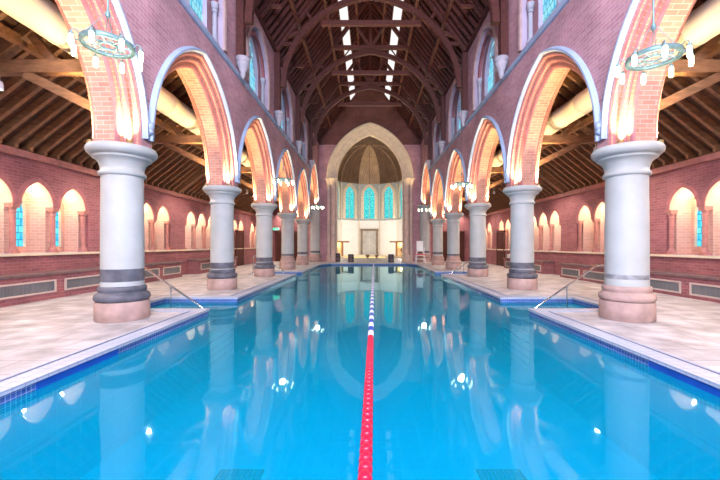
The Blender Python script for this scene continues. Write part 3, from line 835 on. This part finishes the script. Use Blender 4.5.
sweep_arch(mb, kp, lambda u, z, w: (u, w, z), 0, KA, KH, KZS, KZS)
mb.build('arch_ring', 'stone_cream', t)
for s in (-1, 1):
    mb = MB()
    mb.lathe([(.30, 0), (.30, .35), (.26, .42), (.28, .48), (.20, .56), (.185, .60), (.18, 6.1), (.22, 6.12), (.2, 6.16)], (s * 2.95, .02, 0), 24)
    mb.build('pier_shaft', 'pier', t)
    mb = MB(); mb.lathe([(.16, 0), (.14, .4), (.12, .5), (.11, .55), (.11, 6.15)], (s * 3.32, -.02, 0), 18); mb.build('pier_shaft', 'pier', t)
    mb = MB(); mb.lathe([(.19, 6.16), (.24, 6.3), (.30, 6.45), (.36, 6.5), (.36, 6.58), (.40, 6.6), (.40, 6.69)], (s * 3.0, .05, 0), 24)
    mb.cbox((s * 3.18, .05, 6.64), (.85, .46, .11)); mb.lathe([(.11, 6.15), (.17, 6.35), (.22, 6.52), (.22, 6.6)], (s * 3.32, -.02, 0), 18)
    mb.build('pier_capital', 'stone_cream', t)
    mb = MB(); a, b = sorted((s * 2.66, s * 2.85)); mb.box((a, .2, 0), (b, .7, 6.6)); mb.build('jamb', 'stone_cream', t)
    mb = MB(); a, b = sorted((s * 2.72, s * 3.48)); mb.box((a, .18, 0), (b, .30, 6.6)); mb.build('jamb_backing', 'stone_pink', t)
tag(t, 'tall pale stone chancel arch at the far end of the pool', 'arch')

# ------------------------------------------------------------------ chancel and apse
DY, RA = 45.5, 4.72
corn = [(RA * sin(radians(a)), DY + RA * cos(radians(a))) for a in (-90, -54, -18, 18, 54, 90)]
ZWT, ZST, YB = 9.85, 4.75, YE + .7
mb = MB()
def facet(i):
    (ax, ay), (bx, by) = corn[i], corn[i + 1]
    L = sqrt((bx - ax) ** 2 + (by - ay) ** 2); tx, ty = (bx - ax) / L, (by - ay) / L
    nx, ny = -ty, tx
    return L, (lambda u, z, w=0: (ax + tx * u + nx * w, ay + ty * u + ny * w, z)), math.atan2(ty, tx)
WA, WH, WZS, WSL = .74, 1.2, 8.15, 5.0
for i in range(5):
    L, P, rz = facet(i)
    q = [(0, 0), (L, 0), (L, ZST), (0, ZST)]; mb.face([P(*p) for p in q], 1, q)
    wall_arch(mb, lambda u, z: P(u, z), 0, L, ZST, ZWT + .4, L / 2, WA, WH, WZS, WSL, 0)
    reveal(mb, P, 0, .2, L / 2, WA, WH, WZS, WSL, 0)
    wn = empty(win_name(), P(L / 2, WSL, .19), rz); structure(wn); wn['label'] = 'teal stained glass lancet of the apse, %s from the left' % ORD[i]
    g = MB(); fill_arch(g, lambda u, z: (u, 0, z), 0, WA + .01, WH, WZS - WSL, 0); g.build('pane', 'gl_teal', wn)
    f = MB()
    sweep_arch(f, [(0, -.19), (0, -.28), (.38, -.28), (.42, -.19)], lambda u, z, w: (u, w, z), 0, WA, WH, WZS - WSL, -.1, 0, 12)
    f.build('window_surround', 'stone_cream', wn)
    f = MB(); f.box((-.035, -.05, 0), (.035, -.005, 3.4))
    f.tube([(.26 * cos(a), -.02, 3.62 + .26 * sin(a)) for a in [2 * pi * j / 16 for j in range(16)]], .03, 6, closed=True)
    f.build('tracery', 'stone', wn)
for s in (-1, 1):
    L = [(DY, 0), (YB, 0), (YB, ZWT + .4), (DY, ZWT + .4)]
    mb.face([(s * RA, y, z) for y, z in L], 1, L)
structure(mb.build('wall_apse', ['stone', 'plaster']), 'pale five-sided apse wall beyond the chancel arch')
mb = MB()
for i in range(5):
    L, P, rz = facet(i)
    mb.grid([[P(u, ZST - .06, -.004), P(u, ZST - .05, -.07), P(u, ZST + .04, -.07), P(u, ZST + .09, -.004)] for u in (0, L)], 0, smooth=False)
structure(mb.build('trim_12', 'stone'), 'string course round the apse below its windows')
mb = MB()
for i in range(1, 5):
    x, y = corn[i]; k = .975
    mb.lathe([(.12, 0), (.10, .3), (.055, .4), (.05, 9.2), (.10, 9.4), (.13, 9.55)], (x * k, DY + (y - DY) * k, 0), 10)
structure(mb.build('trim_13', 'stone_cream'), 'slim shafts in the corners of the apse')
# boarded vault: half dome over the apse, barrel over the chancel
mb = MB(); HV = 4.25; nv = 16
def vp(x, y, i):
    a = pi / 2 * i / nv; k = cos(a) ** .95 if i < nv else 0
    return (x * k, DY + (y - DY) * k, ZWT - .05 + HV * sin(a))
for i in range(5):
    mb.grid([[vp(*corn[i], j), vp(*corn[i + 1], j)] for j in range(nv + 1)], 1 if i == 2 else 0, smooth=False, uvf=lambda a, b: (a * .45, b * 2.9 * (1 - a / nv)))  # centre facet in paler boards: light falling on it is painted in
arc = [vp(*corn[0], j) for j in range(nv + 1)]; arc += [(-x, y, z) for x, y, z in arc[-2::-1]]
mb.grid([[(x, YB, z) for x, y, z in arc], [(x, DY, z) for x, y, z in arc]], 0, smooth=False, uvf=lambda a, b: (a * 16, b * .4))
va = mb.build('ceiling_apse', ['wood_apse', 'wood_apse_lit_pale']); structure(va, 'boarded timber vault of the apse')
for i in range(6):
    p = MB(); p.tube([vp(corn[i][0] * .985, DY + (corn[i][1] - DY) * .985 - .03, j) for j in range(nv)], .055, 6); p.build('rib', 'wood_apse_lit_pale', va)
for i in range(5):
    L, P, rz = facet(i); mx, my, _ = P(L / 2, 0)
    p = MB(); p.tube([vp(mx * .985, DY + (my - DY) * .985 - .03, j) for j in range(nv)], .03, 6); p.build('rib', 'wood_brown', va)
mb = MB()
poly = [(-RA, 36)] + corn + [(RA, 36)]
mb.face([(x, y, 0) for x, y in poly][::-1])
structure(mb.build('floor_apse', ['stone_cream']), 'pale stone floor of the apse')
t = empty('step_light', (0, 36.2, 0))
p = MB(); p.box((-3.6, 0, 0), (3.6, .35, .16)); p.build('tread', 'stone_cream', t, bevel=.01)
p = MB(); p.box((-2.6, -.012, .05), (1.6, -.002, .13)); p.build('light_strip', 'glow_step', t)
tag(t, 'low stone step with a warm light strip below the apse', 'step')

# apse door
t = empty('door_1', (0, corn[2][1], 0)); structure(t, 'pale boarded double door with brown stone surround in the apse')
p = MB()
for x in (-1.07, 1.07): p.box((x - .15, -.22, 0), (x + .15, -.004, 3.25))
p.box((-1.28, -.26, 3.25), (1.28, -.004, 3.58)); p.build('door_surround', surf('brown_door_stone', (.22, .155, .10), .6, .2), t)
for s in (-1, 1):
    a, b = sorted((s * .008, s * .92)); p = MB(); p.box((a, -.09, .02), (b, -.01, 3.24)); lf = p.build('door_leaf', 'wood_door', t)
    p = MB(); p.lathe([(.04, 0), (.04, .04)], (s * .10, -.135, 1.1), 10, axis='y'); p.build('handle', 'brass', lf)
# timber shelters on both sides of the apse
for s in (-1, 1):
    t = empty('timber_shelter', (s * 3.45, 43.2, 0))
    p = MB(); p.box((-1.0, -.55, 1.62), (1.0, .55, 1.80)); p.build('roof_slab', 'wood_brown', t, bevel=.01)
    for x in (-s * .22, s * .8): p = MB(); p.box((x - .11, -.4, 0), (x + .11, -.18, 1.62)); p.build('post', 'wood_brown', t)
    p = MB(); p.box((min(-s * .12, s * .8), .3, 0), (max(-s * .12, s * .8), .36, 1.62)); p.build('back_panel', 'stone_cream', t)
    tag(t, 'brown timber shelter with a flat top on the %s of the apse door' % SIDE[s], 'shelter', 'timber shelters in the apse')
    point('shelter_lamp', (s * 3.85, 43.2, 1.4), 14, (1, .72, .28), .05)
t = empty('round_ornament', (3.95, 42.55, 0))
p = MB(); p.lathe([(.16, 0), (.16, .04), (.03, .08), (.03, .5)], n=16); p.build('stand', 'black', t)
p = MB(); p.lathe([(.001, -.03), (.26, -.03), (.28, 0), (.26, .03), (.001, .03)], (0, 0, .74), 24, axis='y'); p.build('disc', 'slab_dark', t)
tag(t, 'dark round disc on a stand before the right timber shelter', 'ornament')
def make_urn():
    t = empty('stone_urn')
    p = MB(); p.lathe([(.12, 0), (.13, .03), (.07, .08), (.16, .18), (.21, .28), (.18, .34), (.20, .36)], n=18); p.build('bowl', surf('brown_urn_stone', (.30, .19, .12), .7), t)
    p = MB(); p.lathe([(.17, .35), (.11, .40), (.001, .42)], n=14); p.build('filling', 'stone_cream', t)
    return t
u0 = make_urn()
for i, x in enumerate((-.20, .70)):
    u = place(u0, i > 0, (x, 35.6, 0))
    tag(u, 'small brown stone urn before the lit step, %s' % ('in line with the apse door' if i == 0 else 'just right of the apse door'), 'urn', 'urns by the step')

# ------------------------------------------------------------------ pool-end objects
def make_speaker(w, h, d):
    t = empty('floor_speaker')
    p = MB(); p.box((-w / 2, -d / 2, .02), (w / 2, d / 2, h)); p.build('cabinet', 'black', t, bevel=.015)
    p = MB(); p.lathe([(.001, 0), (.05, .0), (.115, -.02), (.13, -.025), (.135, 0)], (0, -d / 2, h * .35), 20, axis='y'); p.lathe([(.001, 0), (.07, -.015), (.075, 0)], (0, -d / 2, h * .74), 16, axis='y'); p.build('cone', 'slab_dark', t)
    p = MB()
    for x in (-1, 1):
        for y in (-1, 1): p.lathe([(.02, 0), (.02, .02)], (x * (w / 2 - .05), y * (d / 2 - .05), 0), 8)
    p.build('feet', 'black', t)
    return t
for i, (px, w, h) in enumerate(((338, .34, .68), (351, .42, .62), (391, .42, .62))):
    y = 28.0 if i == 0 else 27.3
    x = -.11 + (px - 368.5) * y / 360
    t = make_speaker(w, h, .36); t.location = (x, y, 0); t.rotation_euler[2] = random.uniform(-.1, .1)
    tag(t, ['narrow black box speaker at the far left pool end', 'wide black box speaker left of the apse door at the pool end', 'wide black box speaker right of the apse door at the pool end'][i], 'speaker', 'black speakers at the pool end')
# lifeguard chair
t = empty('lifeguard_chair', (3.72, 26.6, 0))
for x in (-1, 1):
    for y in (-1, 1):
        p = MB(); p.tube([(x * .34, y * .34, 0), (x * .24, y * .2, .85)], .025, 8); p.build('leg', 'white_pl', t)
p = MB()
for z in (.28, .56):
    k = .34 - .118 * z; k2 = .34 - .165 * z
    p.tube([(-k, -k2, z), (k, -k2, z), (k, k2, z), (-k, k2, z)], .016, 6, closed=True)
p.build('rungs', 'white_pl', t)
p = MB(); p.box((-.42, -.26, .60), (.42, -.12, .66)); p.build('footboard', 'red_pl', t, bevel=.01)
p = MB(); p.box((-.27, -.24, .85), (.27, .22, .90)); p.build('seat', 'white_pl', t, bevel=.01)
p = MB(); p.box((-.25, .18, .90), (.25, .22, 1.62)); p.build('backrest', 'white_pl', t, bevel=.02)
for x in (-1, 1):
    p = MB(); p.tube([(x * .27, -.2, .9), (x * .27, -.2, 1.1), (x * .27, .2, 1.1)], .02, 8); p.build('armrest', 'white_pl', t)
tag(t, 'white lifeguard chair with red footboard at the far right of the pool', 'chair')
# towels on the far right bench
for i, (yy, w) in enumerate(((20.2, .36), (20.75, .30))):
    p = MB()
    for j in range(3): p.cbox((0, 0, .035 + j * .068), (.34, w, .066))
    o = p.build('towel_bundle', 'towel', None, (XO - .25, yy, BTOP[1]), bevel=.02)
    tag(o, 'folded white towels on the far right bench, %s bundle' % ('larger nearer' if i == 0 else 'smaller farther'), 'towel', 'towels on the bench')
# doors and signs at the aisle ends
dn = 2
for s in (-1, 1):
    t = empty('door_%d' % dn, (s * XO, 22.9, 0)); dn += 1; structure(t, 'dark boarded door in the %s aisle wall past the benches' % SIDE[s])
    a, b = sorted((-s * .002, -s * .05)); p = MB(); p.box((a, -.55, 0), (b, .55, 2.1)); p.build('door_leaf', 'wood_door_dark', t)
    p = MB(); a, b = sorted((-s * .002, -s * .07))
    p.box((a, -.68, 0), (b, -.55, 2.2)); p.box((a, .55, 0), (b, .68, 2.2)); p.box((a, -.68, 2.1), (b, .68, 2.25)); p.build('door_frame', 'wood_dark', t)
    t = empty('door_%d' % dn, (s * 6.6, YE, 0)); dn += 1; structure(t, 'dark timber double door in the end wall of the %s aisle' % SIDE[s])
    p = MB(); p.box((-.85, -.05, 0), (.85, -.002, 2.25)); p.build('door_leaf', 'wood_door_dark', t)
    p = MB(); p.box((-1.0, -.08, 0), (-.85, -.002, 2.4)); p.box((.85, -.08, 0), (1.0, -.002, 2.4)); p.box((-1.0, -.08, 2.25), (1.0, -.002, 2.42)); p.build('door_frame', 'wood_dark', t)
t = empty('exit_sign', (-7.55, YE, 2.50))
p = MB(); p.box((-.26, -.06, 0), (.26, -.004, .22)); p.build('sign_box', 'white_pl', t)
p = MB(); p.box((-.24, -.066, .02), (.24, -.06, .20)); p.build('sign_face', 'exit_green', t)
p = MB(); p.box((-.05, -.069, .07), (.13, -.066, .10)); p.face([(-.05, -.069, .04), (-.05, -.069, .13), (-.13, -.069, .085)])
p.lathe([(.001, 0), (.02, 0)], (.19, -.069, .16), 10, axis='y', cap=False); p.box((.175, -.069, .07), (.205, -.066, .135)); p.build('pictogram', 'exit_white', t)
tag(t, 'green emergency exit sign on the end wall of the left aisle', 'sign')

# ------------------------------------------------------------------ chandeliers
def make_chandelier(top):
    t = empty('ring_chandelier')
    R, n = .345, 36
    def band(R, h0, h1, th): return [[(r * cos(2 * pi * i / n), r * sin(2 * pi * i / n), h) for r, h in ((R, h0), (R + th, h0), (R + th, h1), (R, h1), (R, h0))] for i in range(n)]
    p = MB(); p.grid(band(R, -.02, .04, .012), 0, closed_i=True); p.grid(band(R - .045, -.012, .012, .045), 0, closed_i=True)
    p.build('ring', 'verdigris', t)
    p = MB(); p.grid(band(.10, -.012, .012, .03), 0, closed_i=True)
    for i in range(8):
        a = pi / 4 * i + pi / 8; p.bar((.12 * cos(a), .12 * sin(a), 0), (.31 * cos(a), .31 * sin(a), 0), .02, .012)
    for i in range(8):
        a = pi / 4 * i; p.tube([(.20 * cos(a) + .04 * cos(b), .20 * sin(a) + .04 * sin(b), 0) for b in [2 * pi * j / 10 for j in range(10)]], .007, 5, closed=True)
    p.build('inner_wheel', 'verdigris', t)
    p = MB()
    for i in range(4):
        a = pi / 2 * i + pi / 4; p.tube([(.34 * cos(a), .34 * sin(a), .02), (.03 * cos(a), .03 * sin(a), .42)], .006, 6)
    p.build('stay_rod', 'verdigris', t)
    p = MB(); p.lathe([(.03, .38), (.035, .42), (.02, .47)], n=12); p.tube([(0, 0, .44), (0, 0, 1.3)], .015, 8); p.build('hanging_rod', 'verdigris', t)
    p = MB(); p.tube([(0, 0, 1.29), (0, 0, top)], .005, 6); p.lathe([(.005, top - .06), (.07, top - .03), (.08, top)], n=16); p.build('cable', 'black', t)
    for i in range(8):
        a = pi / 4 * i + .2; x, y = cos(a), sin(a)
        p = MB(); p.tube([(.355 * x, .355 * y, .01), (.40 * x, .40 * y, .05), (.45 * x, .45 * y, .04), (.46 * x, .46 * y, -.01)], .009, 6)
        p.lathe([(.02, -.035), (.034, -.03), (.03, -.005), (.012, .0)], (.46 * x, .46 * y, 0), 12); ar = p.build('arm', 'verdigris', t)
        p = MB(); p.lathe([(.001, -.175), (.024, -.17), (.031, -.15), (.031, -.05), (.022, -.034)], (.46 * x, .46 * y, 0), 12); p.build('lamp_glass', 'glow', ar)
    return t
zc = 3.60
ch0 = None
for s in (-1, 1):
    for i, b in enumerate((1, 3, 5)):
        x = s * (3.20 if s < 0 else 3.27); zc = 3.68 if s < 0 else 3.53
        top = (zn(3.27) - .17 - zc) / .9
        c = make_chandelier(top) if ch0 is None else copy_tree(ch0)
        ch0 = ch0 or c
        c.location = (x, ymids[b], zc); c.scale = (.77, .77, .9); c.rotation_euler[2] = .3 * i + (.2 if s > 0 else 0)
        tag(c, '%s verdigris ring chandelier with glowing glass lamps hung on the %s side of the nave' % (['nearest', 'middle', 'farthest'][i], SIDE[s]), 'chandelier', 'ring chandeliers')
        point('chandelier_lamp', (x, ymids[b], zc - .25), 14, (1, .84, .60), .12)

# ------------------------------------------------------------------ lane rope
t = empty('lane_rope', (-.166, 0, -.085), -.0165)
def fl(p, y, r=.045, L=.085):
    p.lathe([(.012, -L / 2), (r * .8, -L / 2 + .004), (r, -L / 2 + .02), (r, L / 2 - .02), (r * .8, L / 2 - .004), (.012, L / 2)], (0, y, 0), 14, axis='y')
p = MB(); p.tube([(0, .92, 0), (0, 25.66, 0)], .008, 6); p.build('cable', 'chrome', t)
def colour(y):
    if y < 5.45: return 'red_pl'
    k = int((y - 5.45) / .30) % 2
    return 'white_pl' if k == 0 else 'blue_pl'
protos = {}
y = 2.0; cnt = 0
rest = MB()
while y < 25.4:
    c = colour(y)
    if cnt < 100:
        if c not in protos:
            p = MB(); fl(p, 0); o = p.build('float_disc', c, t); protos[c] = o
        else:
            o = protos[c].copy(); COL.objects.link(o); o.parent = t
        o.location = (0, y, 0)
    else:
        rest.mats = True
        i0 = len(rest.f); fl(rest, y)
        mi = {'white_pl': 0, 'blue_pl': 1}[c]
        for q in range(i0, len(rest.f)): rest.m[q] = mi
    cnt += 1; y += .10
ro = rest.build('far_floats', ['white_pl', 'blue_pl'], t); ro['kind'] = 'stuff'
tag(t, 'lane rope of red then blue and white floats down the middle of the pool', 'lane rope')

# ------------------------------------------------------------------ handrails, steps, drains
def make_rail(s, dn_):
    t = empty('handrail')
    p = MB()
    P = [(.0, 0, 0), (.0, 0, .62), (.02, 0, .74), (.09, 0, .84), (.20, 0, .875), (.30, 0, .855), (.40, 0, .79)]
    n = 10
    for i in range(1, n + 1): P.append((.40 + 1.30 * i / n, 0, .79 - 0.90 * i / n))
    P += [(1.74, 0, -.16), (1.76, 0, -.30)]
    p.tube(P, .021, 10); p.build('rail', 'chrome', t)
    p = MB(); p.tube([(.98, 0, .385), (.98, 0, -.745)], .018, 8); p.build('post', 'chrome', t)
    p = MB(); p.lathe([(.05, 0), (.05, .012), (.025, .02)], n=14); p.build('flange', 'chrome', t)
    return t
def make_steps(s):
    t = empty('pool_steps')
    for i in range(4):
        p = MB(); p.box((.003 + i * .44, .003, -1.34), (.003 + (i + 1) * .44, 1.49, -.15 - .20 * i)); p.build('step', 'step_tile', t)
        p = MB(); p.box((.003 + (i + 1) * .44 - .05, .003, -.15 - .20 * i), (.003 + (i + 1) * .44, 1.49, -.146 - .20 * i)); p.build('nosing', 'mosaic', t)
    return t
for s in (-1, 1):
    for i, (a, b) in enumerate(ALC):
        ym = (a + b) / 2
        ax = (AXL if s < 0 else AXR)
        r = make_rail(s, i) if (s < 0 and i == 0) else copy_tree(rail0)
        if s < 0 and i == 0: rail0 = r
        r.location = (ax - s * -.38 * -1 if False else ax + s * .40, ym, .0); r.rotation_euler[2] = 0 if s < 0 else pi
        tag(r, 'chrome handrail sloping into the %s steps on the %s of the pool' % (['near', 'far'][i], SIDE[s]), 'handrail', 'pool handrails')
        st = make_steps(s) if (s < 0 and i == 0) else copy_tree(st0)
        if s < 0 and i == 0: st0 = st
        st.location = (ax, a if s < 0 else a + 1.493 + .003, 0); st.rotation_euler[2] = 0 if s < 0 else pi
        tag(st, 'tiled underwater steps in the %s alcove on the %s of the pool' % (['near', 'far'][i], SIDE[s]), 'steps', 'pool steps')
def make_drain():
    t = empty('drain_grate')
    p = MB(); p.box((-.26, -.30, 0), (.26, .30, .02)); p.build('grate_frame', 'black', t)
    for i in range(9):
        p = MB(); p.box((-.23 + i * .053, -.27, .02), (-.205 + i * .053, .27, .03)); p.build('slat', 'slot', t)
    return t
d0 = make_drain()
for i, x in enumerate((-1.60, 1.42)):
    d = place(d0, i > 0, (x, 3.90, -1.35))
    tag(d, 'dark drain grate on the pool floor to the %s of the lane rope' % ['left', 'right'][i], 'drain', 'drain grates')

# ------------------------------------------------------------------ light
COOL = (.80, .86, 1.0)
LILAC = (.76, .80, 1.0)
area('west_fill', (0, YW - .2, 6.0), (0, 20, 3.0), 4.2, 5.0, 2600, LILAC)  # cool frontal fill added behind the camera, at the made-up window
for b, ym in enumerate(ymids):
    for s in (-1, 1):
        if b: pass
for s in (-1, 1):
    for b in nbays:
        for j in (-1, 0, 1):
            uc = ymids[b] + NSH[s] + j * NSP
            point('niche_lamp', (s * (XO + .33), uc, 2.58), 14, (1.0, .76, .46), .04)
def make_spot():
    t = empty('roof_spotlight')
    p = MB(); p.lathe([(.03, .10), (.05, .09), (.06, .02), (.065, -.06), (.06, -.06), (.05, -.03)], n=16, cap=False); p.build('can', 'white_pl', t)
    p = MB(); p.lathe([(.001, -.035), (.052, -.035)], n=16, cap=False); p.build('lens', 'glow', t)
    p = MB(); p.tube([(0, 0, .09), (0, 0, .20)], .014, 8); p.build('stem', 'white_pl', t)
    return t
sp0 = make_spot()
for s in (-1, 1):
    for k, y in enumerate(YC):
        o = place(sp0, not (s < 0 and k == 0), (s * 6.75, y, 4.17))
        cn = 'column beside the camera' if k == 0 else ('chancel wall column' if k == 6 else ORD[k - 1] + ' column')
        tag(o, 'small white spotlight under the %s aisle roof truss, behind the %s' % (SIDE[s], cn), 'light', 'spotlights of the aisle roofs')
        spot('aisle_spot', (s * 6.75, y, 4.10), (s * 6.75, y, 0), 190, (1, .86, .72), 150, .6, .06)
# apse
for sx in (-1, 1):
    point('apse_lamp', (sx * 4.35, 43.5, 3.0), 300, (1, .98, .97), .15)
    point('apse_lamp', (sx * 4.35, 40.5, .6), 60, (1, .72, .32), .1)
    point('chancel_lamp', (sx * 4.2, 33, 6.5), 120, (1, .80, .55), .15)

w = bpy.data.worlds.new('world'); scene.world = w; w.use_nodes = True
w.node_tree.nodes['Background'].inputs[0].default_value = (.55, .70, 1, 1); w.node_tree.nodes['Background'].inputs[1].default_value = .6

scene.view_settings.view_transform = 'Standard'; scene.view_settings.look = 'None'
scene.view_settings.exposure = 0.88; scene.view_settings.gamma = 1.0; scene.view_settings.use_curve_mapping = False
try:
    scene.cycles.use_denoising = True
    scene.cycles.max_bounces = 10; scene.cycles.diffuse_bounces = 6; scene.cycles.transparent_max_bounces = 12
    scene.cycles.sample_clamp_indirect = 6.0
except Exception: pass
